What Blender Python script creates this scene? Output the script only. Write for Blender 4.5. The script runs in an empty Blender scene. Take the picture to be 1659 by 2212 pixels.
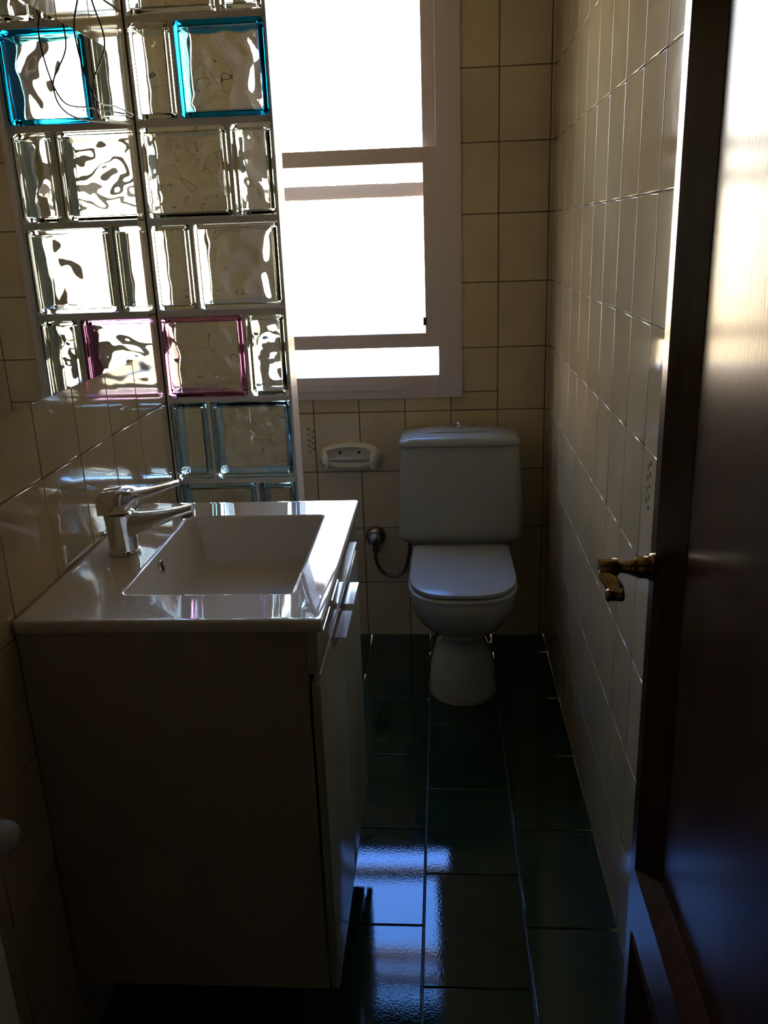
import bpy, bmesh, math, random
from mathutils import Vector, Matrix, noise
random.seed(7)
S = bpy.context.scene
C = S.collection
PI = math.pi

# ------------------------------------------------------------------ camera
F_PX, YAW, PITCH, ROLL, CAM_H = 1859.9, 0.0747, 0.3125, -0.0366, 1.3536
fw = Vector((-math.sin(YAW)*math.cos(PITCH), math.cos(YAW)*math.cos(PITCH), -math.sin(PITCH)))
rt = Vector((math.cos(YAW), math.sin(YAW), 0)); up = rt.cross(fw)
r2 = math.cos(ROLL)*rt + math.sin(ROLL)*up
u2 = -math.sin(ROLL)*rt + math.cos(ROLL)*up
cd = bpy.data.cameras.new('camera'); cam = bpy.data.objects.new('camera', cd); C.objects.link(cam)
M = Matrix.Identity(4)
for i in range(3):
    M[i][0] = r2[i]; M[i][1] = u2[i]; M[i][2] = -fw[i]
M[0][3], M[1][3], M[2][3] = 0, 0, CAM_H
cam.matrix_world = M
cd.sensor_fit = 'HORIZONTAL'; cd.sensor_width = 36; cd.lens = F_PX/1659*36
cd.clip_start = 0.01; cd.clip_end = 200
S.camera = cam

# ------------------------------------------------------------------ sky (bright haze low down, deep blue higher up)
W = bpy.data.worlds.new('sky'); S.world = W; W.use_nodes = True
nt = W.node_tree; nt.nodes.clear()
out = nt.nodes.new('ShaderNodeOutputWorld'); bg = nt.nodes.new('ShaderNodeBackground')
tc = nt.nodes.new('ShaderNodeTexCoord'); sx = nt.nodes.new('ShaderNodeSeparateXYZ')
mr = nt.nodes.new('ShaderNodeMapRange'); cr = nt.nodes.new('ShaderNodeValToRGB')
nt.links.new(tc.outputs['Generated'], sx.inputs[0]); nt.links.new(sx.outputs['Z'], mr.inputs['Value'])
mr.inputs['From Min'].default_value = -0.5; mr.inputs['From Max'].default_value = 1.0
nt.links.new(mr.outputs[0], cr.inputs[0])
el = cr.color_ramp.elements
el[0].position = 0.0; el[0].color = (0.30, 0.26, 0.20, 1)
el[1].position = 1.0; el[1].color = (0.04, 0.12, 0.34, 1)
for p, c in ((0.27, (0.75, 0.58, 0.36, 1)), (0.335, (1.0, 0.86, 0.64, 1)), (0.42, (0.98, 0.94, 0.88, 1)), (0.54, (0.62, 0.78, 0.98, 1)), (0.66, (0.28, 0.48, 0.95, 1)), (0.74, (0.10, 0.25, 0.80, 1)), (0.84, (0.07, 0.22, 0.64, 1))):
    e = el.new(p); e.color = c
nt.links.new(cr.outputs[0], bg.inputs[0]); bg.inputs[1].default_value = 16.0
nt.links.new(bg.outputs[0], out.inputs[0])

# window portal (guides sky light through the window opening)
pl = bpy.data.lights.new('window_portal', 'AREA'); pl.shape = 'RECTANGLE'; pl.size = 0.54; pl.size_y = 1.26
pl.cycles.is_portal = True
po = bpy.data.objects.new('window_portal', pl); C.objects.link(po)
po.location = (-0.28, 2.90, 1.54); po.rotation_euler = (-PI/2, 0, 0)

S.view_settings.view_transform = 'Standard'; S.view_settings.look = 'None'
S.view_settings.exposure = 0.32; S.view_settings.gamma = 1.0; S.view_settings.use_curve_mapping = False
cy = S.cycles
cy.max_bounces = 20; cy.diffuse_bounces = 6; cy.glossy_bounces = 6; cy.transmission_bounces = 16; cy.transparent_max_bounces = 24
cy.sample_clamp_indirect = 12.0; cy.blur_glossy = 0.3

# ------------------------------------------------------------------ materials
def mat(name, color=(.8,.8,.8), rough=.5, metal=0., spec=.5, coat=0., coat_rough=.03, ior=1.5, trans=0., noise_amt=0., noise_scale=6., bump=0., bump_scale=40., bump_dist=.001, stretch=None, col2=None):
    m = bpy.data.materials.new(name); m.use_nodes = True
    t = m.node_tree; b = t.nodes['Principled BSDF']
    b.inputs['Base Color'].default_value = (*color, 1); b.inputs['Roughness'].default_value = rough
    b.inputs['Metallic'].default_value = metal; b.inputs['Specular IOR Level'].default_value = spec
    b.inputs['Coat Weight'].default_value = coat; b.inputs['Coat Roughness'].default_value = coat_rough
    b.inputs['IOR'].default_value = ior; b.inputs['Transmission Weight'].default_value = trans
    if noise_amt or bump:
        co = t.nodes.new('ShaderNodeTexCoord'); mp = t.nodes.new('ShaderNodeMapping')
        t.links.new(co.outputs['Object'], mp.inputs[0])
        if stretch: mp.inputs['Scale'].default_value = stretch
    if noise_amt:
        n = t.nodes.new('ShaderNodeTexNoise'); n.inputs['Scale'].default_value = noise_scale; n.inputs['Detail'].default_value = 5
        t.links.new(mp.outputs[0], n.inputs['Vector'])
        mx = t.nodes.new('ShaderNodeMix'); mx.data_type = 'RGBA'
        rp = t.nodes.new('ShaderNodeMapRange'); rp.inputs['From Min'].default_value = .3; rp.inputs['From Max'].default_value = .7
        t.links.new(n.outputs[0], rp.inputs[0])
        t.links.new(rp.outputs[0], mx.inputs[0])
        c2 = col2 or tuple(c*(1-noise_amt) for c in color)
        mx.inputs[6].default_value = (*color, 1); mx.inputs[7].default_value = (*c2, 1)
        t.links.new(mx.outputs[2], b.inputs['Base Color'])
    if bump:
        n2 = t.nodes.new('ShaderNodeTexNoise'); n2.inputs['Scale'].default_value = bump_scale; n2.inputs['Detail'].default_value = 2
        t.links.new(mp.outputs[0], n2.inputs['Vector'])
        bp = t.nodes.new('ShaderNodeBump'); bp.inputs['Strength'].default_value = bump; bp.inputs['Distance'].default_value = bump_dist
        t.links.new(n2.outputs[0], bp.inputs['Height']); t.links.new(bp.outputs[0], b.inputs['Normal'])
        if coat: t.links.new(bp.outputs[0], b.inputs['Coat Normal'])
    return m

def tile_mat(name, c1, c2, rough=.07, bump=.25, bump_scale=14, bd=.0012, ns=7):
    m = mat(name, c1, rough, noise_amt=.3, noise_scale=ns, bump=bump, bump_scale=bump_scale, bump_dist=bd, col2=c2)
    t = m.node_tree; b = t.nodes['Principled BSDF']
    a = t.nodes.new('ShaderNodeAttribute'); a.attribute_name = 'shade'
    mx = t.nodes.new('ShaderNodeMix'); mx.data_type = 'RGBA'; mx.blend_type = 'MULTIPLY'; mx.inputs[0].default_value = 1
    src = b.inputs['Base Color'].links[0].from_socket
    t.links.new(src, mx.inputs[6]); t.links.new(a.outputs['Color'], mx.inputs[7]); t.links.new(mx.outputs[2], b.inputs['Base Color'])
    return m

MT = {}
MT['tile'] = tile_mat('beige_tile', (.63,.53,.345), (.53,.44,.275))
MT['grout'] = mat('grout', (.16,.13,.09), .9)
MT['floor_tile'] = tile_mat('green_floor_tile', (.010,.034,.021), (.020,.042,.017), rough=.035, bump=.3, bump_scale=200, bd=.0002, ns=5)
MT['floor_grout'] = mat('floor_grout', (.05,.055,.05), .6)
MT['plaster'] = mat('plaster', (.62,.58,.50), .8, bump=.2, bump_scale=80)
MT['hall'] = mat('hall_paint', (.42,.36,.28), .8)
MT['mortar'] = mat('mortar', (.80,.75,.68), .6, bump=.3, bump_scale=120)
MT['endcap'] = mat('wall_end_trim', (.72,.70,.68), .35)
MT['ceramic'] = mat('white_ceramic', (.74,.70,.61), .03, coat=.5, coat_rough=.02)
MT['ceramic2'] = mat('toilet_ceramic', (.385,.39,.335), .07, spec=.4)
MT['ceramic3'] = mat('holder_ceramic', (.70,.69,.60), .1)
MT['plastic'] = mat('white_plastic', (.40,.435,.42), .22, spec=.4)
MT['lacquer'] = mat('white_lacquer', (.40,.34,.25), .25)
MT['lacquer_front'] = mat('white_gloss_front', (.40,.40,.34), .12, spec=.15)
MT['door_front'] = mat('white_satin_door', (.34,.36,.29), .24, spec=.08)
MT['edge'] = mat('pale_edge_glint', (.75,.66,.56), .2)  # pale tone paints the lit lower edge of the drawer front
MT['dark'] = mat('dark_parts_and_hole_shade', (.02,.02,.02), .6)  # near-black for catch and screws; also paints shade in the overflow hole
MT['chrome'] = mat('chrome', (.80,.80,.80), .06, metal=1)
MT['steel'] = mat('brushed_steel', (.72,.74,.78), .16, metal=1)
MT['worn_chrome'] = mat('worn_chrome', (.36,.34,.35), .22, metal=1)
MT['dullsteel'] = mat('dull_braided_steel', (.20,.18,.17), .35, metal=1, bump=.6, bump_scale=500)
MT['brass'] = mat('aged_brass', (.42,.27,.11), .22, metal=1, noise_amt=.5, noise_scale=60)
MT['wood'] = mat('dark_mahogany', (.070,.026,.015), .26, spec=.25, coat=.16, coat_rough=.11, noise_amt=.5, noise_scale=9, stretch=(6,6,.5), bump=.12, bump_scale=60, bump_dist=.0006)
MT['frame'] = mat('brown_window_frame_with_glare', (.60,.52,.48), .5)  # brown lightened so the colour carries lens glare from the window
MT['frame2'] = mat('brown_window_sash_with_glare', (.62,.53,.47), .5)  # sash brown raised too, imitating glare around the panes
MT['black'] = mat('black_wire', (.012,.010,.010), .4)
MT['blueish'] = mat('floral_ink', (.10,.12,.13), .4)
MT['leafink'] = mat('floral_ink_olive', (.16,.15,.08), .4)
MT['white'] = mat('white_enamel', (.70,.69,.62), .3)

def glass(name, color, rough=0., ior=1.5, bump=0., bs=100., bd=.001):
    m = bpy.data.materials.new(name); m.use_nodes = True; t = m.node_tree; t.nodes.clear()
    o = t.nodes.new('ShaderNodeOutputMaterial'); g = t.nodes.new('ShaderNodeBsdfGlass')
    g.inputs['Color'].default_value = (*color, 1); g.inputs['Roughness'].default_value = rough; g.inputs['IOR'].default_value = ior
    t.links.new(g.outputs[0], o.inputs[0])
    if bump:
        co = t.nodes.new('ShaderNodeTexCoord'); n = t.nodes.new('ShaderNodeTexNoise'); n.inputs['Scale'].default_value = bs
        b = t.nodes.new('ShaderNodeBump'); b.inputs['Strength'].default_value = bump; b.inputs['Distance'].default_value = bd
        t.links.new(co.outputs['Object'], n.inputs['Vector']); t.links.new(n.outputs[0], b.inputs['Height']); t.links.new(b.outputs[0], g.inputs['Normal'])
    return m
MT['blockglass'] = glass('clear_block_glass', (.97,.98,.96))
MT['rim_clear'] = glass('clear_block_rim', (.93,.95,.92))
MT['rim_blue'] = glass('blue_block_rim', (.20,.72,.90))
MT['rim_pink'] = glass('pink_block_rim', (.84,.64,.80))
MT['rim_pale'] = glass('pale_blue_block_rim', (.80,.90,.95))
MT['textured'] = glass('textured_window_glass', (.98,.98,.98), rough=.0, bump=.6, bs=260, bd=.001)

def thin_glass(name):
    m = bpy.data.materials.new(name); m.use_nodes = True; t = m.node_tree; t.nodes.clear()
    o = t.nodes.new('ShaderNodeOutputMaterial'); a = t.nodes.new('ShaderNodeBsdfTransparent'); g = t.nodes.new('ShaderNodeBsdfGlossy')
    g.inputs['Roughness'].default_value = .02; f = t.nodes.new('ShaderNodeFresnel'); f.inputs[0].default_value = 1.35
    x = t.nodes.new('ShaderNodeMixShader'); t.links.new(f.outputs[0], x.inputs[0]); t.links.new(a.outputs[0], x.inputs[1]); t.links.new(g.outputs[0], x.inputs[2])
    t.links.new(x.outputs[0], o.inputs[0]); return m
MT['pane'] = thin_glass('clear_window_glass')
MT['mirror'] = mat('mirror_silver', (.80,.83,.82), .0, metal=1)

# ------------------------------------------------------------------ helpers
def link(name, me, m, parent=None, smooth=None):
    o = bpy.data.objects.new(name, me); C.objects.link(o)
    if m is not None and not me.materials: me.materials.append(m)
    if parent is not None: o.parent = parent
    if smooth is not None:
        for p in me.polygons: p.use_smooth = True
        if smooth < 180:
            me.set_sharp_from_angle(angle=math.radians(smooth))
    return o
def obj(name, bm, m, parent=None, smooth=None):
    bmesh.ops.recalc_face_normals(bm, faces=bm.faces)
    me = bpy.data.meshes.new(name); bm.to_mesh(me); bm.free()
    return link(name, me, m, parent, smooth)
def tag(o, label, cat, group=None):
    o['label'] = label; o['category'] = cat
    if group: o['group'] = group
    return o
def empty(name, loc=(0,0,0)):
    o = bpy.data.objects.new(name, None); o.empty_display_size = .05; C.objects.link(o); o.location = loc; return o
def adopt(parent):
    """children of this thing were built in world coordinates: undo the parent's offset"""
    bpy.context.view_layer.update()
    for ch in [c for c in C.objects if c.parent is parent]:
        ch.matrix_parent_inverse = parent.matrix_world.inverted()
def box(bm, x0, x1, y0, y1, z0, z1, bev=0., seg=2):
    vs = [bm.verts.new((x, y, z)) for x in (x0, x1) for y in (y0, y1) for z in (z0, z1)]
    fs = [(0,1,3,2),(4,6,7,5),(0,4,5,1),(2,3,7,6),(0,2,6,4),(1,5,7,3)]
    faces = [bm.faces.new([vs[i] for i in f]) for f in fs]
    if bev:
        es = list({e for f in faces for e in f.edges})
        bmesh.ops.bevel(bm, geom=es, offset=bev, segments=seg, affect='EDGES', profile=.5)
def boxo(name, dims, m, parent=None, bev=0., seg=2):
    bm = bmesh.new(); box(bm, *dims, bev, seg)
    return obj(name, bm, m, parent, 35 if bev else None)
def struct(o): o['kind'] = 'structure'; return o
def loft(bm, rings, cap0=True, cap1=True, closed=True):
    vr = [[bm.verts.new(p) for p in r] for r in rings]
    n = len(vr[0])
    for a, b in zip(vr, vr[1:]):
        for i in range(n if closed else n-1):
            j = (i+1) % n
            bm.faces.new((a[i], a[j], b[j], b[i]))
    if cap0: bm.faces.new(vr[0][::-1])
    if cap1: bm.faces.new(vr[-1])
    return vr
def frame_of(d):
    d = d.normalized(); a = Vector((0,0,1)) if abs(d.z) < .9 else Vector((1,0,0))
    x = d.cross(a).normalized(); return x, x.cross(d).normalized()
def tube(bm, pts, r, seg=12, caps=True):
    pts = [Vector(p) for p in pts]; rad = r if isinstance(r, (list, tuple)) else [r]*len(pts)
    x, y = frame_of(pts[1]-pts[0]); rings = []
    for i, p in enumerate(pts):
        d = (pts[min(i+1, len(pts)-1)] - pts[max(i-1, 0)]).normalized()
        x = (x - d*x.dot(d)).normalized(); y = d.cross(x)
        rings.append([p + (x*math.cos(2*PI*k/seg) + y*math.sin(2*PI*k/seg))*rad[i] for k in range(seg)])
    loft(bm, rings, caps, caps)
def lathe(bm, origin, axis, prof, seg=32):
    """prof: (distance along axis, radius)"""
    o = Vector(origin); d = Vector(axis).normalized(); x, y = frame_of(d)
    loft(bm, [[o + d*t + (x*math.cos(2*PI*k/seg) + y*math.sin(2*PI*k/seg))*max(r, 1e-5) for k in range(seg)] for t, r in prof])
def spline(pts, n=8):
    pts = [Vector(p) for p in pts]; o = []
    P = [pts[0]*2-pts[1]] + pts + [pts[-1]*2-pts[-2]]
    for i in range(1, len(P)-2):
        for k in range(n):
            t = k/n; a, b, c, d = P[i-1], P[i], P[i+1], P[i+2]
            o.append(.5*((2*b) + (c-a)*t + (2*a-5*b+4*c-d)*t*t + (3*b-a-3*c+d)*t**3))
    o.append(pts[-1]); return o
def rrect(x0, x1, y0, y1, r, z, n=6):
    pts = []
    for cx, cy, a0 in ((x1-r, y1-r, 0), (x0+r, y1-r, 90), (x0+r, y0+r, 180), (x1-r, y0+r, 270)):
        for k in range(n+1):
            a = math.radians(a0 + 90*k/n); pts.append((cx + r*math.cos(a), cy + r*math.sin(a), z))
    return pts

# ------------------------------------------------------------------ tiled walls
def tile_mesh(name, O, U, V, N, urange, vrange, ulines, vlines, holes, m, h=.0022, ins=.0016, gap=.0011, tilt=.0012, shade=.10, parent=None, rowoff=None):
    """real tiles with rounded edges, laid on a wall plane; every tile its own small tilt and shade"""
    O, U, V, N = Vector(O), Vector(U), Vector(V), Vector(N)
    bm = bmesh.new(); lay = bm.loops.layers.float_color.new('shade')
    def cells(lines, lo, hi):
        c = sorted({lo, hi, *[l for l in lines if lo < l < hi]}); return [(a, b) for a, b in zip(c, c[1:]) if b-a > .006]
    for ic, (a0, a1) in enumerate(cells(ulines, *urange)):
        vl = vlines if rowoff is None else rowoff(ic)
        for (b0, b1) in cells(vl, *vrange):
            pieces = [(a0, a1, b0, b1)]
            for (hu0, hu1, hv0, hv1) in holes:
                np_ = []
                for (p0, p1, q0, q1) in pieces:
                    if hu1 <= p0 or hu0 >= p1 or hv1 <= q0 or hv0 >= q1: np_.append((p0, p1, q0, q1)); continue
                    if q0 < hv0: np_.append((p0, p1, q0, hv0))
                    if q1 > hv1: np_.append((p0, p1, hv1, q1))
                    m0, m1 = max(q0, hv0), min(q1, hv1)
                    if p0 < hu0: np_.append((p0, hu0, m0, m1))
                    if p1 > hu1: np_.append((hu1, p1, m0, m1))
                pieces = np_
            tu, tv = random.gauss(0, tilt), random.gauss(0, tilt)
            s = 1 - random.random()*shade; wcol = (s, s*(1-random.random()*.03), s*(1-random.random()*.08), 1)
            cu, cv = (a0+a1)/2, (b0+b1)/2
            for (p0, p1, q0, q1) in pieces:
                if p1-p0 < .008 or q1-q0 < .008: continue
                rings = []
                for (i_, hh) in ((gap, 0), (gap+.0002, h*.55), (gap+ins*.35, h*.88), (gap+ins, h)):
                    rings.append([O + U*u + V*v + N*(hh + (0 if hh == 0 else tu*(u-cu) + tv*(v-cv))) for (u, v) in
                                  ((p0+i_, q0+i_), (p1-i_, q0+i_), (p1-i_, q1-i_), (p0+i_, q1-i_))])
                vr = [[bm.verts.new(p) for p in r] for r in rings]
                fs = []
                for a, b in zip(vr, vr[1:]):
                    for i in range(4): fs.append(bm.faces.new((a[i], a[(i+1) % 4], b[(i+1) % 4], b[i])))
                fs.append(bm.faces.new(vr[-1]))
                for f in fs[:-1]: f.smooth = True
                for f in fs:
                    for l in f.loops: l[lay] = wcol
    flip = U.cross(V).dot(N) < 0
    if flip: bmesh.ops.reverse_faces(bm, faces=bm.faces)
    me = bpy.data.meshes.new(name); bm.to_mesh(me); bm.free()
    return link(name, me, m, parent)

XL, XR, YB, YF, ZC = -0.644, 0.337, 2.77, 0.16, 2.40
zl = [.2*k for k in range(13)]
WX0, WX1, WZ0, WZ1 = -.60, .045, .86, 2.18       # hole for the window

XA = -1.30
bm = bmesh.new(); box(bm, XA-.10, XR+.10, YF, YB+.14, -.10, -.003)
fl = struct(obj('floor', bm, MT['floor_grout']))
tile_mesh('floor_tiles', (0,0,-.003), (1,0,0), (0,1,0), (0,0,1), (XA, XR), (YF, YB), [-.0555+.2071*k for k in range(-7, 4)], [],
          [], MT['floor_tile'], h=.003, gap=.0016, ins=.0018, tilt=.0015, shade=.25, parent=fl,
          rowoff=lambda i: [2.178-.3031*(k + (.5 if i % 2 == 1 else 0)) for k in range(-3, 9)])
struct(boxo('ceiling', (XA-.1, XR+.1, YF, YB+.14, ZC, ZC+.1), MT['plaster']))
wr = struct(boxo('wall_right', (XR, XR+.10, YF, YB, 0, ZC), MT['grout']))
tile_mesh('wall_tiles', (XR, 0, 0), (0,1,0), (0,0,1), (-1,0,0), (YF, YB), (0, ZC), [2.336+.15*k for k in range(-16, 4)], zl, [], MT['tile'], parent=wr)
wl = struct(boxo('wall_left', (XL-.10, XL, YF, 2.02, 0, ZC), MT['grout']))
tile_mesh('wall_tiles', (XL, 0, 0), (0,1,0), (0,0,1), (1,0,0), (YF, 1.94), (0, ZC), [1.289+.154*k for k in range(-8, 10)], zl, [], MT['tile'], parent=wl)
ws_ = struct(boxo('wall_shower', (XA-.10, XA, 1.94, YB, 0, ZC), MT['grout']))
tile_mesh('wall_tiles', (XA, 0, 0), (0,1,0), (0,0,1), (1,0,0), (2.02, YB), (0, ZC), [1.289+.154*k for k in range(4, 10)], zl, [], MT['tile'], parent=ws_)
struct(boxo('wall_shower_front', (XA, XL-.10, 1.94, 2.02, 0, ZC), MT['plaster']))
bm = bmesh.new()
for d in ((XA-.1, WX0, YB, YB+.14, 0, ZC), (WX1, XR+.1, YB, YB+.14, 0, ZC), (WX0, WX1, YB, YB+.14, 0, WZ0), (WX0, WX1, YB, YB+.14, WZ1, ZC)): box(bm, *d)
wb = struct(obj('wall_back', bm, MT['grout']))
tile_mesh('wall_tiles', (0, YB, 0), (1,0,0), (0,0,1), (0,-1,0), (XA, XR), (0, ZC), [.1731+.15*k for k in range(-11, 3)], zl, [(WX0, WX1, WZ0, WZ1)], MT['tile'], gap=.0016, parent=wb)
# flower sprigs printed on a few tiles
def sprig(parent, O, U, V, N, m):
    O, U, V, N = map(Vector, (O, U, V, N)); bm = bmesh.new()
    for k in range(9):
        cz = (k-4)*.0095; side = 1 if k % 2 else -1
        c = O + V*cz + U*side*.007; ang = side*.7 + .2*math.sin(k*2)
        a = U*math.cos(ang) + V*math.sin(ang)*.9; b = N.cross(a)
        vs = []
        for q in range(10):
            t = 2*PI*q/10; vs.append(bm.verts.new(c + a*.0075*math.cos(t) + b*.003*math.sin(t) + N*.0003))
        ff = bm.faces.new(vs)
        e = bmesh.ops.extrude_face_region(bm, geom=[ff]); bmesh.ops.translate(bm, vec=N*.0004, verts=[v for v in e['geom'] if isinstance(v, bmesh.types.BMVert)])
    return obj('flower_print', bm, m, parent)
sprig(wr, (XR-.0026, 2.47, .905), (0,1,0), (0,0,1), (-1,0,0), MT['leafink'])
sprig(wr, (XR-.0026, 1.39, .945), (0,1,0), (0,0,1), (-1,0,0), MT['leafink'])
sprig(wb, (-.44, YB-.0026, .71), (1,0,0), (0,0,1), (0,-1,0), MT['leafink'])

# the doorway wall and the hall the photograph is taken from
bm = bmesh.new()
for d in ((-1.2, -.52, .04, YF, -.1, ZC), (.285, 1.2, .04, YF, -.1, ZC), (-.52, .285, .04, YF, 2.08, ZC)): box(bm, *d)
struct(obj('wall_front', bm, MT['hall']))
bm = bmesh.new()
for d in ((-1.3, -1.2, -1.6, .16, -.1, ZC), (1.2, 1.3, -1.6, .16, -.1, ZC), (-1.3, 1.3, -1.7, -1.6, -.1, ZC)): box(bm, *d)
struct(obj('wall_hallway', bm, MT['hall']))
struct(boxo('floor_hallway', (-1.3, 1.3, -1.7, .16, -.1, 0), MT['wood']))
struct(boxo('ceiling_hallway', (-1.3, 1.3, -1.7, .16, ZC, ZC+.1), MT['hall']))

# ------------------------------------------------------------------ window
win = struct(empty('window_1', (-.275, YB, .845)))
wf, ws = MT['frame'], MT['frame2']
yf0 = YB-.012
bm = bmesh.new()
GX0, GX1 = -.545, -.014
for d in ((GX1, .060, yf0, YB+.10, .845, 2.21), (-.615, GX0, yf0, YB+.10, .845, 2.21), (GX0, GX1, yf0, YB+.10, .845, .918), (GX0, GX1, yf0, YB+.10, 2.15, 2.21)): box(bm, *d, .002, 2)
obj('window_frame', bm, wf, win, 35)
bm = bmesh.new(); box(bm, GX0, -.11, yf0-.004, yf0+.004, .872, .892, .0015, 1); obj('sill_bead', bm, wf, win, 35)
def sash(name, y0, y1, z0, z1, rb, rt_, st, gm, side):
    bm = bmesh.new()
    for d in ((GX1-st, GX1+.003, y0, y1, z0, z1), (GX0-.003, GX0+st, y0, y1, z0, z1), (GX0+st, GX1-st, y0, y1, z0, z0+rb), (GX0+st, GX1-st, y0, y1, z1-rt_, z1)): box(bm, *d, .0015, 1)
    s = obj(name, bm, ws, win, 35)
    boxo('glass_pane', (GX0+st-.003, GX1-st+.003, (y0+y1)/2-.002, (y0+y1)/2+.002, z0+rb-.003, z1-rt_+.003), gm, s)
    return s
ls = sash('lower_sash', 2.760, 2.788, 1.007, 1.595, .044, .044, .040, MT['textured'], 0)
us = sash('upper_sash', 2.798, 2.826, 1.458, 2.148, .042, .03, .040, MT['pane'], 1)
bm = bmesh.new(); box(bm, GX1-.047, GX1-.036, 2.752, 2.761, 1.075, 1.10, .002, 1); obj('sash_catch', bm, MT['dark'], ls, 35)
adopt(win)

# ------------------------------------------------------------------ glass block partition
BY0, BY1, BXR = 1.94, 2.02, -.347
rows = {0: (1.795, 1.977), 1: (1.599, 1.781), 2: (1.402, 1.584), 3: (1.206, 1.388), 4: (1.008, 1.190), 5: (.814, .996), 6: (.618, .800)}
def row_spans(r):
    return [(-.636, -.550), (-.541, -.355)] if r % 2 == 1 else [(-.636, -.450), (-.441, -.355)]
bm = bmesh.new()
X0_ = XL+.003
box(bm, X0_, BXR-.003, BY0, BY1, 0, rows[6][0]-.0005); box(bm, X0_, BXR-.003, BY0, BY1, rows[0][1]+.0005, ZC-.001)
for r in range(0, 7):
    (z0, z1), sp = rows[r], row_spans(r)
    if r < 6: box(bm, X0_, BXR-.003, BY0+.006, BY1-.006, rows[r+1][1]+.0005, z0-.0005)
    edges = [X0_] + [v for a, b in sp for v in (a-.0005, b+.0005)] + [BXR-.003]
    for i in range(0, len(edges), 2): box(bm, edges[i], edges[i+1], BY0+.006, BY1-.006, z0-.0005, z1+.0005)
pw = struct(obj('wall_glass_block', bm, MT['mortar']))
bm = bmesh.new(); box(bm, BXR-.003, BXR, BY0-.002, BY1+.002, 0, ZC-.001, .0012, 1); obj('end_trim', bm, MT['endcap'], pw, 35)

def wavy_face(w, h, seed, ysign, calm=False):
    """pressed glass face: smooth outside, cloudy ripples inside"""
    bm = bmesh.new(); NX, NZ = max(10, int(w/.0050)), max(10, int(h/.0050))
    o, i_ = [], []
    for b in range(NZ+1):
        ro, ri = [], []
        for a in range(NX+1):
            x = -w/2 + w*a/NX; z = -h/2 + h*b/NZ
            ed = min(w/2-abs(x), h/2-abs(z)); k = min(1, max(0, ed/.014)); k = k*k*(3-2*k)
            p = Vector((x*17+seed*3.1, z*17+seed*7.7, seed))
            q = (.5 if calm else 1.15)*noise.noise(p + Vector((noise.noise(p*.7)*1.6, noise.noise(p*.7+Vector((5,3,1)))*1.6, 0))) + .22*noise.noise(p*2.1)
            ro.append(bm.verts.new((x, ysign*.0035, z)))
            ri.append(bm.verts.new((x, -ysign*(.0035 + k*(.0040*q)), z)))
        o.append(ro); i_.append(ri)
    for b in range(NZ):
        for a in range(NX):
            bm.faces.new((o[b][a], o[b][a+1], o[b+1][a+1], o[b+1][a])); bm.faces.new((i_[b][a], i_[b+1][a], i_[b+1][a+1], i_[b][a+1]))
    for a in range(NX):
        bm.faces.new((o[0][a], i_[0][a], i_[0][a+1], o[0][a+1])); bm.faces.new((o[NZ][a], o[NZ][a+1], i_[NZ][a+1], i_[NZ][a]))
    for b in range(NZ):
        bm.faces.new((o[b][0], o[b+1][0], i_[b+1][0], i_[b][0])); bm.faces.new((o[b][NX], i_[b][NX], i_[b+1][NX], o[b+1][NX]))
    return bm
def rim_mesh(w, h, t=.011, d=.0385):
    bm = bmesh.new()
    def R(ins, y, r): return [(x, y, z) for (x, z, _) in rrect(-w/2+ins, w/2-ins, -h/2+ins, h/2-ins, max(.002, r-ins), 0, 4)]
    R0 = .011
    rings = [R(.0, -d+.004, R0), R(.0012, -d+.001, R0), R(.004, -d, R0), R(t-.002, -d, R0+.002), R(t, -d+.0025, R0+.003), R(t+.0008, -d*.4, R0+.003), R(t-.002, 0, R0+.003), R(t+.0008, d*.4, R0+.003),
             R(t, d-.0025, R0+.003), R(t-.002, d, R0+.002), R(.004, d, R0), R(.0012, d-.001, R0), R(.0, d-.004, R0)]
    vr = loft(bm, rings, False, False)
    n = len(vr[0])
    for i in range(n): bm.faces.new((vr[-1][i], vr[-1][(i+1) % n], vr[0][(i+1) % n], vr[0][i]))
    return bm
labels = {
 (0,0): 'clear square glass block cut off by the top edge, the wider one there',
 (0,1): 'clear narrow glass block at the very top of the partition beside the window',
 (1,0): 'clear narrow glass block directly left of the blue-edged block',
 (1,1): 'square glass block with bright turquoise blue edges beside the window',
 (2,0): 'clear square glass block in the row directly below the turquoise-edged block',
 (2,1): 'clear narrow glass block under the right half of the turquoise-edged block',
 (3,0): 'clear narrow glass block beside the tile wall, two rows under the turquoise block',
 (3,1): 'clear square glass block by the partition edge, two rows under the turquoise block',
 (4,0): 'square glass block with pinkish purple edges',
 (4,1): 'clear narrow glass block directly right of the pink-edged block',
 (5,0): 'pale narrow glass block just under the pink-edged block, left of a square one',
 (5,1): 'pale square glass block by the partition edge, below the row of the pink-edged block',
 (6,0): 'pale blue square glass block half hidden behind the rear edge of the washbasin top',
 (6,1): 'pale blue narrow glass block half hidden behind the rear edge of the washbasin top'}
for r in range(7):
    z0, z1 = rows[r]
    for i, (a, b) in enumerate(row_spans(r)):
        full = b-a > .1
        rm = 'rim_clear'
        if r == 1 and full: rm = 'rim_blue'
        if r == 4 and full: rm = 'rim_pink'
        if r >= 5: rm = 'rim_pale'
        w, h = b-a, z1-z0
        e = empty('glass_block', ((a+b)/2, (BY0+BY1)/2, (z0+z1)/2))
        tag(e, labels[(r, i)], 'glass block', 'glass blocks of the partition by the window')
        obj('edge_ring', rim_mesh(w, h), MT[rm], e, 40)
        for s, nm in ((-1, 'front_face'), (1, 'rear_face')):
            f = obj(nm, wavy_face(w-.026, h-.026, r*3.7+i*1.9+s*.6+2, s, (not full) and r % 2 == 1), MT['blockglass'], e, 50); f.location.y = s*.0325

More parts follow.
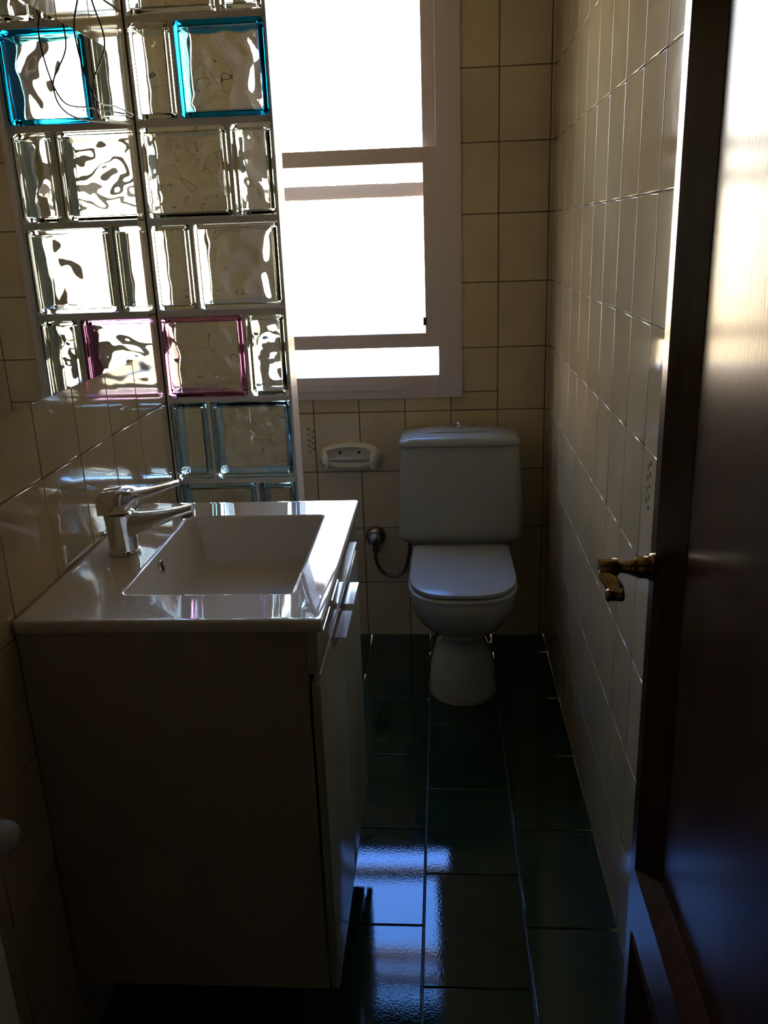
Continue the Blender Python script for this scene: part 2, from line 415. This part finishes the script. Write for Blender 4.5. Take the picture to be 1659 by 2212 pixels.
# ------------------------------------------------------------------ wall mirror
bm = bmesh.new()
my0, my1, mz0, mz1 = .98, 1.872, 1.122, 1.712
box(bm, XL+.0035, XL+.0065, my0, my1, mz0, mz1)
mo = obj('wall_mirror', bm, MT['endcap'])
tag(mo, 'frameless rectangular mirror on the left tile wall above the washbasin', 'mirror')
bm = bmesh.new(); box(bm, XL+.0066, XL+.0082, my0, my1, mz0, mz1, .0006, 1)
obj('silvered_face', bm, MT['mirror'], mo, 35)

# two loose wires
wy = [((-.632,1.60,2.20), (-.60,1.62,1.98), (-.605,1.628,1.79), (-.605,1.575,1.69), (-.605,1.630,1.60), (-.612,1.755,1.60), (-.634,1.915,1.606)),
      ((-.632,1.66,2.20), (-.60,1.64,1.98), (-.605,1.660,1.79), (-.60,1.700,1.70), (-.600,1.618,1.62), (-.61,1.66,1.575), (-.634,1.890,1.585))]
for k, pts in enumerate(wy):
    bm = bmesh.new(); tube(bm, spline(pts, 10), .0015, 8)
    tag(obj('loose_wire', bm, MT['black'], None, 180), ['thin black wire dangling before the mirror, ending higher on the partition joint', 'thin black wire dangling before the mirror, looping farther right and ending lower'][k], 'wire', 'bare wires hanging in front of the mirror')

# ------------------------------------------------------------------ vanity cabinet
VY0, VY1 = 1.124, 1.694
VX0, VX1, VZ0, VZ1 = XL+.004, -.206, .145, .809
van = tag(empty('vanity_cabinet', ((VX0+VX1)/2, (VY0+VY1)/2, VZ0)), 'white bathroom vanity cabinet under the rectangular washbasin against the left wall', 'cabinet')
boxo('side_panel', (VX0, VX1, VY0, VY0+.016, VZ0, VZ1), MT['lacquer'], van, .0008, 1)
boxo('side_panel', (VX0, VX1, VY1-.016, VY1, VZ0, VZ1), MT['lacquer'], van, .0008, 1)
boxo('back_panel', (VX0, VX0+.010, VY0+.016, VY1-.016, VZ0, VZ1), MT['lacquer'], van)
boxo('bottom_panel', (VX0+.01, VX1, VY0+.016, VY1-.016, VZ0, VZ0+.016), MT['lacquer'], van)
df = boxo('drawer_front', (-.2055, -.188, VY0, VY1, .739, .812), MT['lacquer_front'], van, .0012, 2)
boxo('edge_glint_strip', (-.1955, -.1865, VY0, VY1, .7365, .7395), MT['edge'], df, .0006, 1)  # pale strip stands in for light catching the drawer's bottom edge
ym = 1.402
for (a, b, h0, h1) in ((VY0, ym-.001, 1.277, 1.384), (ym+.001, VY1, 1.412, 1.513)):
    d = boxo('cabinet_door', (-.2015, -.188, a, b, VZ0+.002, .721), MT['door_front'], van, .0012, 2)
    bm = bmesh.new(); box(bm, -.200, -.166, h0, h1, .7215, .7235, .0007, 1); box(bm, -.1878, -.1862, h0, h1, .700, .7212, .0005, 1)
    obj('tab_handle', bm, MT['steel'], d, 35)['label'] = 'flat chrome tab handle'
adopt(van)

# washbasin top
BX0, BX1, BYa, BYb, BZ = XL+.0045, -.178, 1.117, 1.701, .830
ox0, ox1, oy0, oy1 = -.510, -.2405, 1.219, 1.606
bm = bmesh.new(); R = []
R.append(rrect(ox0+.03, ox1-.03, oy0+.03, oy1-.03, .03, .706))
R.append(rrect(ox0-.006, ox1+.006, oy0-.006, oy1+.006, .03, .716))
R.append(rrect(BX0+.07, BX1-.03, BYa+.03, BYb-.03, .03, .8098))
R.append(rrect(BX0+.002, BX1-.002, BYa+.002, BYb-.002, .004, .8098))
R.append(rrect(BX0, BX1, BYa, BYb, .005, .812))
R.append(rrect(BX0, BX1, BYa, BYb, .005, BZ-.004))
R.append(rrect(BX0+.0012, BX1-.0012, BYa+.0012, BYb-.0012, .005, BZ-.001))
R.append(rrect(BX0+.004, BX1-.004, BYa+.004, BYb-.004, .005, BZ))
R.append(rrect(BX0+.012, BX1-.012, BYa+.012, BYb-.012, .006, BZ-.0011))
R.append(rrect(BX0+.0135, BX1-.0135, BYa+.0135, BYb-.0135, .006, BZ-.0012))
R.append(rrect(ox0-.0065, ox1+.0065, oy0-.0065, oy1+.0065, .0155, BZ-.0012))
R.append(rrect(ox0-.005, ox1+.005, oy0-.005, oy1+.005, .015, BZ-.0012))
R.append(rrect(ox0-.001, ox1+.001, oy0-.001, oy1+.001, .012, BZ-.0022))
R.append(rrect(ox0+.001, ox1-.001, oy0+.001, oy1-.001, .011, BZ-.006))
R.append(rrect(ox0+.016, ox1-.008, oy0+.008, oy1-.008, .014, BZ-.085))
R.append(rrect(ox0+.024, ox1-.016, oy0+.016, oy1-.016, .020, BZ-.097))
R.append(rrect(ox0+.040, ox1-.032, oy0+.032, oy1-.032, .030, BZ-.102))
R.append(rrect(ox0+.10, ox1-.09, oy0+.15, oy1-.15, .030, BZ-.106))
loft(bm, R)
basin = obj('washbasin', bm, MT['ceramic'], None, 50)
tag(basin, 'glossy white rectangular washbasin top with a square-edged bowl, on the vanity', 'washbasin')
bm = bmesh.new(); a = Vector((1, 0, .19)).normalized(); o = Vector((ox0+.0052, 1.398, BZ-.026))
lathe(bm, o, a, [(-.001, .0105), (.001, .0125), (.003, .0120), (.0032, .0085), (.0015, .0080), (.0015, .0001)])
obj('overflow_ring', bm, MT['chrome'], basin, 35)['label'] = 'chrome overflow ring'
bm = bmesh.new(); lathe(bm, o + a*.0013, a, [(0,.0082),(.0006,.0082)], 24); obj('overflow_hole_shade', bm, MT['dark'], basin)  # dark disc painting the shade inside the overflow opening
bm = bmesh.new(); lathe(bm, (-.375, 1.41, BZ-.1065), (0,0,1), [(0, .030), (.003, .030), (.005, .026), (.005, .019), (.008, .018), (.009, .012), (.0095, .0001)])
obj('drain', bm, MT['chrome'], basin, 35)
bm = bmesh.new()
pts = [(-.555+.014*t, 1.673+.0055*(2*t-1)**2, BZ-.0010) for t in [k/10 for k in range(11)]]; tube(bm, pts, .0009, 6)
for dx in (.003, .0065, .0105): tube(bm, [(-.555+dx, 1.683, BZ-.001), (-.5535+dx, 1.690, BZ-.001)], .0009, 6)
obj('maker_mark', bm, MT['black'], basin)

# tap
TX, TY, TZ = -.572, 1.408, BZ-.0012
tap = tag(empty('basin_tap', (TX, TY, TZ)), 'chrome single-lever mixer tap on the left side of the washbasin top', 'tap')
bm = bmesh.new(); lathe(bm, (TX, TY, TZ), (0,0,1), [(0,.0265),(.001,.0285),(.005,.0290),(.0075,.0275),(.0076,.0262),(.010,.0258),(.028,.0252),(.050,.0262),(.066,.0275),(.073,.0278),(.075,.026)], 40)
obj('tap_body', bm, MT['chrome'], tap, 35)
# spout: flattened tapering arm
bm = bmesh.new(); rings = []
for t in [k/14 for k in range(15)]:
    x = TX + .005 + .128*t; z = TZ + .050 + .022*t + .010*t*t; hw = .0205 - .0065*t; hh = .0185*(1-t)**1.5 + .0072
    rings.append([(x + .0*math.sin(a), TY + hw*(abs(math.cos(a))**.6)*math.copysign(1, math.cos(a)), z + hh*(abs(math.sin(a))**.6)*math.copysign(1, math.sin(a))) for a in [2*PI*k/24+.001 for k in range(24)]])
loft(bm, rings); obj('spout', bm, MT['chrome'], tap, 40)
bm = bmesh.new(); lathe(bm, (TX+.120, TY, TZ+.076), (.12,0,-1), [(0,.0115),(.010,.0115),(.011,.0105),(.0105,.0085),(.008,.008)], 24)
obj('aerator', bm, MT['dullsteel'], tap, 35)
# lever: block over the body and a long thin flat handle
bm = bmesh.new(); rings = []
for (x, z, hw, hh) in ((-.031, .090, .0235, .018), (-.027, .094, .0270, .0205), (.0, .096, .0278, .0225), (.016, .098, .0265, .0220), (.026, .101, .0235, .017), (.034, .107, .0205, .0095), (.06, .1135, .0180, .0068), (.09, .1215, .0160, .0048), (.112, .1275, .0145, .0036), (.118, .1290, .0115, .0022)):
    rings.append([(TX+x, TY + hw*(abs(math.cos(a))**.4)*math.copysign(1, math.cos(a)), TZ+z + hh*(abs(math.sin(a))**.4)*math.copysign(1, math.sin(a))) for a in [2*PI*k/28+.001 for k in range(28)]])
loft(bm, rings); obj('lever', bm, MT['chrome'], tap, 40)
bm = bmesh.new(); lathe(bm, (TX-.024, TY-.006, TZ+.034), (-1,0,.25), [(0,.0028),(.006,.0028),(.007,.0052),(.010,.0058),(.013,.0045),(.0145,.001)], 16)
obj('pop_up_knob', bm, MT['chrome'], tap, 35)
adopt(tap)

# ------------------------------------------------------------------ toilet
TC = .047
toi = tag(empty('toilet', (TC, 2.41, 0)), 'white close-coupled toilet with lid down under the window side wall', 'toilet')
def oval(cx, cy, rx, yf, yb, z, pw=2.0, n=48):
    p = []
    for k in range(n):
        a = 2*PI*k/n; c, s = math.cos(a), math.sin(a)
        ry = (yb-cy) if s > 0 else (cy-yf)
        e = 2/pw
        p.append((cx + rx*math.copysign(abs(c)**e, c), cy + ry*math.copysign(abs(s)**e, s), z))
    return p
bm = bmesh.new()
prof = [(.0005, .100, 2.288, 2.66, 2.1), (.012, .101, 2.286, 2.66, 2.1), (.022, .0995, 2.290, 2.655, 2.1), (.050, .1005, 2.290, 2.65, 2.1), (.08, .098, 2.296, 2.64, 2.1), (.105, .091, 2.306, 2.63, 2.1), (.130, .079, 2.318, 2.62, 2.1), (.152, .0690, 2.326, 2.61, 2.1), (.172, .0655, 2.326, 2.61, 2.1), (.190, .0680, 2.316, 2.61, 2.1), (.208, .0790, 2.294, 2.61, 2.1), (.226, .0980, 2.262, 2.61, 2.1), (.246, .1180, 2.228, 2.61, 2.1), (.272, .1370, 2.194, 2.61, 2.15), (.30, .1500, 2.168, 2.61, 2.2), (.33, .1580, 2.150, 2.61, 2.3), (.358, .1610, 2.142, 2.61, 2.35), (.376, .1600, 2.141, 2.61, 2.4), (.3865, .155, 2.147, 2.605, 2.4)]
loft(bm, [oval(TC, 2.40, rx, yf, yb, z, pw) for (z, rx, yf, yb, pw) in prof])
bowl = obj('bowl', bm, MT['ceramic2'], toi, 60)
bm = bmesh.new(); loft(bm, [oval(TC, 2.41, .106, 2.279, 2.67, .0003, 2.1), oval(TC, 2.41, .105, 2.280, 2.67, .004, 2.1), oval(TC, 2.41, .100, 2.288, 2.66, .007, 2.1)])
obj('floor_seal', bm, MT['dullsteel'], toi, 60)
def dshape(hw, yf, yb, z, n=14, r=.016):
    """D outline: square back corners, broad rounded front"""
    pts = []
    for (cx, a0) in ((TC+hw-r-.004, 0), (TC-hw+r+.004, 90)):
        for k in range(5):
            a = math.radians(a0 + 90*k/4); pts.append((cx + r*math.cos(a), yb-r + r*math.sin(a), z))
    ym_ = yf + .17
    for k in range(1, 40):
        a = PI + PI*k/40
        c, s = math.cos(a), math.sin(a); e = 2/2.75
        pts.append((TC + hw*math.copysign(abs(c)**e, c), ym_ + (ym_-yf)*math.copysign(abs(s)**e, s), z))
    return pts
bm = bmesh.new(); loft(bm, [dshape(.150, 2.150, 2.535, .3868), dshape(.1550, 2.144, 2.538, .389), dshape(.1555, 2.143, 2.538, .396), dshape(.152, 2.148, 2.535, .3995)])
obj('seat', bm, MT['plastic'], toi, 50)
bm = bmesh.new(); loft(bm, [dshape(.145, 2.160, 2.545, .4040), dshape(.151, 2.151, 2.548, .4055), dshape(.1525, 2.149, 2.549, .411), dshape(.1515, 2.150, 2.548, .4155), dshape(.146, 2.157, 2.545, .4180), dshape(.11, 2.20, 2.51, .4205), dshape(.05, 2.28, 2.43, .4215)])
obj('seat_lid', bm, MT['plastic'], toi, 50)
for s in (-1, 1):
    bm = bmesh.new(); tube(bm, [(TC+s*.075-.016, 2.556, .405), (TC+s*.075+.016, 2.556, .405)], .0085, 14)
    obj('hinge', bm, MT['plastic'], toi, 40)
bm = bmesh.new()
def cis(hw, y0, z, r=.03, y1=2.764): return rrect(TC-hw, TC+hw, y0, y1, r, z, 8)
loft(bm, [cis(.150, 2.615, .392), cis(.158, 2.600, .396), cis(.172, 2.590, .405), cis(.196, 2.581, .423), cis(.1995, 2.579, .430), cis(.199, 2.579, .48), cis(.195, 2.582, .56), cis(.189, 2.586, .65), cis(.183, 2.590, .722), cis(.178, 2.595, .7235)])
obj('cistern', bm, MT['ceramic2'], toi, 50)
bm = bmesh.new(); rings = []
for (ins, z) in ((.006, .7240), (.0, .7255), (-.001, .729), (-.0005, .738), (.004, .7425), (.014, .7450), (.05, .7480), (.085, .749)):
    rr = rrect(TC-.186+ins, TC+.186-ins, 2.580+min(ins, .05), 2.767-min(ins, .05), .03, z, 8)
    rings.append([(x, y, zz + (0 if zz < .74 else .014*(1-((x-TC)/.186)**2))) for (x, y, zz) in rr])
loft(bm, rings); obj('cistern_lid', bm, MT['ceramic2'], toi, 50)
bm = bmesh.new(); lathe(bm, (TC, 2.665, .7615), (0,0,1), [(0,.012),(.002,.012),(.003,.0075),(.010,.0070),(.012,.0085),(.020,.0085),(.022,.006)], 20)
obj('flush_pull', bm, MT['steel'], toi, 35)
adopt(toi)

# supply stop valve and its hose
v = empty('water_stop_valve', (-.238, 2.767, .377)); tag(v, 'small round chrome stop valve on the back wall left of the toilet', 'valve')
bm = bmesh.new(); lathe(bm, (-.238, 2.7669, 0.371), (0,-1,0), [(0,.036),(.002,.0365),(.010,.032),(.018,.024),(.022,.018),(.030,.016),(.040,.0165)], 32); obj('wall_flange', bm, MT['worn_chrome'], v, 40)
bm = bmesh.new(); lathe(bm, (-.238, 2.7275, 0.379), (0,-1,.15), [(0,.014),(.003,.021),(.012,.022),(.020,.019),(.023,.008),(.0235,.0001)], 24); obj('valve_knob', bm, MT['worn_chrome'], v, 40)
bm = bmesh.new(); lathe(bm, (-.238, 2.742, 0.366), (0,0,-1), [(0,.009),(.03,.009),(.031,.011),(.044,.011),(.045,.007)], 16); obj('outlet', bm, MT['dullsteel'], v, 40)
adopt(v)
bm = bmesh.new(); tube(bm, spline([(-.238,2.742,.3190), (-.239,2.741,.300), (-.226,2.74,.262), (-.198,2.738,.238), (-.165,2.735,.237), (-.140,2.73,.262), (-.126,2.725,.31), (-.119,2.72,.350), (-.116,2.715,.385), (-.114,2.715,.3925)], 8), .0056, 12)
hs = obj('supply_hose', bm, MT['dullsteel'], None, 180); tag(hs, 'thin dark braided hose looping from the stop valve to the toilet cistern', 'hose')
bm = bmesh.new(); lathe(bm, (-.116, 2.715, .372), (.1,0,1), [(0,.010),(.018,.010)], 6); obj('hose_nut', bm, MT['dullsteel'], hs)

# toilet paper holder
ph = tag(empty('toilet_paper_holder', (-.312, YB-.003, .66)), 'oval white ceramic toilet paper holder with small floral marks on the back wall', 'toilet paper holder')
def ell(rx, rz, y, n=48, e=2.3, cx=-.312, cz=.656): return [(cx + rx*math.copysign(abs(math.cos(a))**(2/e), math.cos(a)), y, cz + rz*math.copysign(abs(math.sin(a))**(2/e), math.sin(a))) for a in [2*PI*k/n for k in range(n)]]
YW = YB-.003
bm = bmesh.new()
loft(bm, [ell(.104,.047,YW), ell(.105,.048,YW-.004), ell(.103,.046,YW-.012), ell(.097,.041,YW-.020), ell(.090,.035,YW-.023), ell(.080,.028,YW-.018), ell(.072,.023,YW-.008), ell(.060,.018,YW-.006)])
obj('back_plate', bm, MT['ceramic3'], ph, 60)
for s in (-1, 1):
    bm = bmesh.new(); rings = []
    for t in [k/8 for k in range(9)]:
        y = YW-.012-.050*t; q = math.sqrt(max(0, 1-t**3))
        cx = -.312 + s*(.083 - .010*t)
        rings.append([(cx + (.0175*(.55+.45*q))*math.cos(a)*(1 if math.cos(a)*s > 0 else .55), y, .651 - .006*t + (.036*(.35+.65*q)-.004*t)*math.sin(a)) for a in [2*PI*k/24 for k in range(24)]])
    loft(bm, rings); sd = obj('side_arm', bm, MT['ceramic3'], ph, 60)
    bm = bmesh.new()
    for k in range(5):
        c = Vector((-.312+s*(.079+.006*(k % 3)), YW-.0625+.0015*k, .642+.006*(k//2)))
        lathe(bm, c, (0,-1,0), [(0,.0022),(.0012,.0020)], 8)
    obj('floral_mark', bm, MT['blueish'], sd)
bm = bmesh.new(); tube(bm, [(-.377,YW-.046,.655), (-.352,YW-.046,.655), (-.3515,YW-.046,.655), (-.262,YW-.046,.654), (-.2615,YW-.046,.654), (-.246,YW-.046,.654)], [.0075,.0075,.0098,.0098,.0075,.0075], 20)
obj('roller', bm, MT['plastic'], ph, 40)
for dx in (-.033, .030):
    bm = bmesh.new(); lathe(bm, (-.312+dx, YW-.0058, .668), (0,-1,0), [(0,.0052),(.0025,.0048),(.003,.001)], 16)
    obj('screw', bm, MT['dark'], ph)
adopt(ph)

# ------------------------------------------------------------------ the open door on the right
XS, XP, YE, YM, YP = .235, .253, .945, .9195, .8655   # stile face, recessed panel face, free edge, moulding start, panel start
door = struct(empty('door_1', (.255, .225, .01)))
ZB, ZT = .012, 2.05
bm = bmesh.new()
box(bm, XP, XS+.038, .225, YE, ZB, ZT)                      # core; its left face is the panel face
def plank(y0, y1, z0, z1): box(bm, XS, XP+.001, y0, y1, z0, z1)
plank(YM, YE, ZB, ZT); plank(.225, .30, ZB, ZT); plank(.30, YM, .477, .575); plank(.30, YM, ZB, .16); plank(.30, YM, 1.93, ZT)
leaf = obj('door_leaf', bm, MT['wood'], door)
def moulding(z0, z1, ya, yb):
    """sloping moulding round a recessed panel"""
    bm = bmesh.new(); t, tz = YM-YP, .026
    o = [(XS, ya, z0), (XS, yb, z0), (XS, yb, z1), (XS, ya, z1)]
    m_ = [(XS-.0025, ya+.006, z0+.004), (XS-.0025, yb-.006, z0+.004), (XS-.0025, yb-.006, z1-.004), (XS-.0025, ya+.006, z1-.004)]
    i_ = [(XP-.0005, ya+t, z0+tz), (XP-.0005, yb-t, z0+tz), (XP-.0005, yb-t, z1-tz), (XP-.0005, ya+t, z1-tz)]
    b_ = [(XP+.0005, ya+t, z0+tz), (XP+.0005, yb-t, z0+tz), (XP+.0005, yb-t, z1-tz), (XP+.0005, ya+t, z1-tz)]
    loft(bm, [o, m_, i_, b_], False, False); return obj('panel_moulding', bm, MT['wood'], leaf)
moulding(.575, 1.93, .30, YM); moulding(.16, .477, .30, YM)
bm = bmesh.new(); box(bm, XS+.012, XS+.028, YE, YE+.0015, .86, 1.06, .0005, 1); obj('lock_plate', bm, MT['brass'], leaf, 35)
bm = bmesh.new(); box(bm, XS+.010, XS+.020, YE+.001, YE+.014, 1.040, 1.060, .001, 1); box(bm, XS+.022, XS+.026, YE+.001, YE+.012, 1.036, 1.052, .001, 1); obj('latch', bm, MT['steel'], leaf, 35)
HY, HZ = .930, .982
bm = bmesh.new(); lathe(bm, (XS-.0002, HY, HZ), (-1,0,0), [(0,.0160),(.0025,.0160),(.0035,.0145),(.006,.0145),(.0065,.0128),(.010,.0132),(.014,.0130),(.0185,.0120),(.019,.0108),(.022,.0108),(.0225,.0095),(.026,.0092),(.0265,.0080),(.033,.0068),(.037,.0066),(.0385,.0090),(.041,.0108),(.048,.0112),(.056,.0108),(.0605,.0102),(.0612,.0001)], 32)
hd = obj('door_handle', bm, MT['brass'], leaf, 40)
bm = bmesh.new(); rings = []
path = spline([(XS-.052, HY-.002, HZ-.003), (XS-.0535, HY-.010, HZ-.006), (XS-.0500, HY-.019, HZ-.010), (XS-.0470, HY-.028, HZ-.0145), (XS-.0470, HY-.035, HZ-.0175), (XS-.0490, HY-.040, HZ-.017)], 6)
for i, p in enumerate(path):
    t = i/(len(path)-1); hw = .0085 + .001*math.sin(t*PI); hh = .0052 + .0016*t
    rings.append([(p.x + hw*math.copysign(abs(math.cos(a))**.7, math.cos(a)), p.y, p.z + hh*math.copysign(abs(math.sin(a))**.8, math.sin(a))) for a in [2*PI*k/20+.01 for k in range(20)]])
loft(bm, rings); obj('lever', bm, MT['brass'], hd, 45)
bm = bmesh.new(); lathe(bm, (XS-.0600, HY-.0400, HZ-.0170), (1,0,0), [(0,.003),(.001,.0062),(.0035,.0074),(.005,.0068),(.016,.0068),(.0175,.0074),(.020,.0062),(.021,.003)], 20); obj('scroll', bm, MT['brass'], hd, 40)
adopt(door)
struct(boxo('trim_1', (.268, .300, .03, .20, 0, 2.10), MT['wood']))
struct(boxo('trim_2', (-.535, -.505, .03, .20, 0, 2.10), MT['wood']))

# ------------------------------------------------------------------ radiator low on the left
ra = tag(empty('radiator', (-.59, .64, .10)), 'pale radiator low on the left wall, only its edge in frame at bottom left', 'radiator')
for k in range(6):
    y = .806 - .034 - .062*k + .003
    bm = bmesh.new(); box(bm, -.618, -.545, y-.028, y+.028, .10, .66, .006, 3); box(bm, -.5455, -.5405, y-.024, y+.024, .12, .64, .003, 2)
    obj('radiator_section', bm, MT['white'], ra, 40)
for z in (.15, .61):
    bm = bmesh.new(); tube(bm, [(-.585, .806-.38, z), (-.585, .83, z)], .014, 16)
    obj('header_pipe', bm, MT['white'], ra, 40)
for y in (.50, .75):
    bm = bmesh.new(); box(bm, XL+.003, -.616, y-.01, y+.01, .55, .58); obj('wall_bracket', bm, MT['white'], ra)
bm = bmesh.new(); tube(bm, [(-.585,.83,.632), (-.585,.868,.632), ], .011, 16); tube(bm, [(-.60,.868,.632), (-.60,.868,.0)], .008, 12); obj('valve_body', bm, MT['dullsteel'], ra, 40)
bm = bmesh.new(); lathe(bm, (-.593, .868, .650), (1,0,0), [(0,.014),(.004,.0215),(.030,.0225),(.042,.0215),(.049,.0165),(.052,.008),(.0525,.0001)], 28)
obj('valve_knob', bm, MT['plastic'], ra, 40)['label'] = 'rounded white plastic valve knob'
adopt(ra)
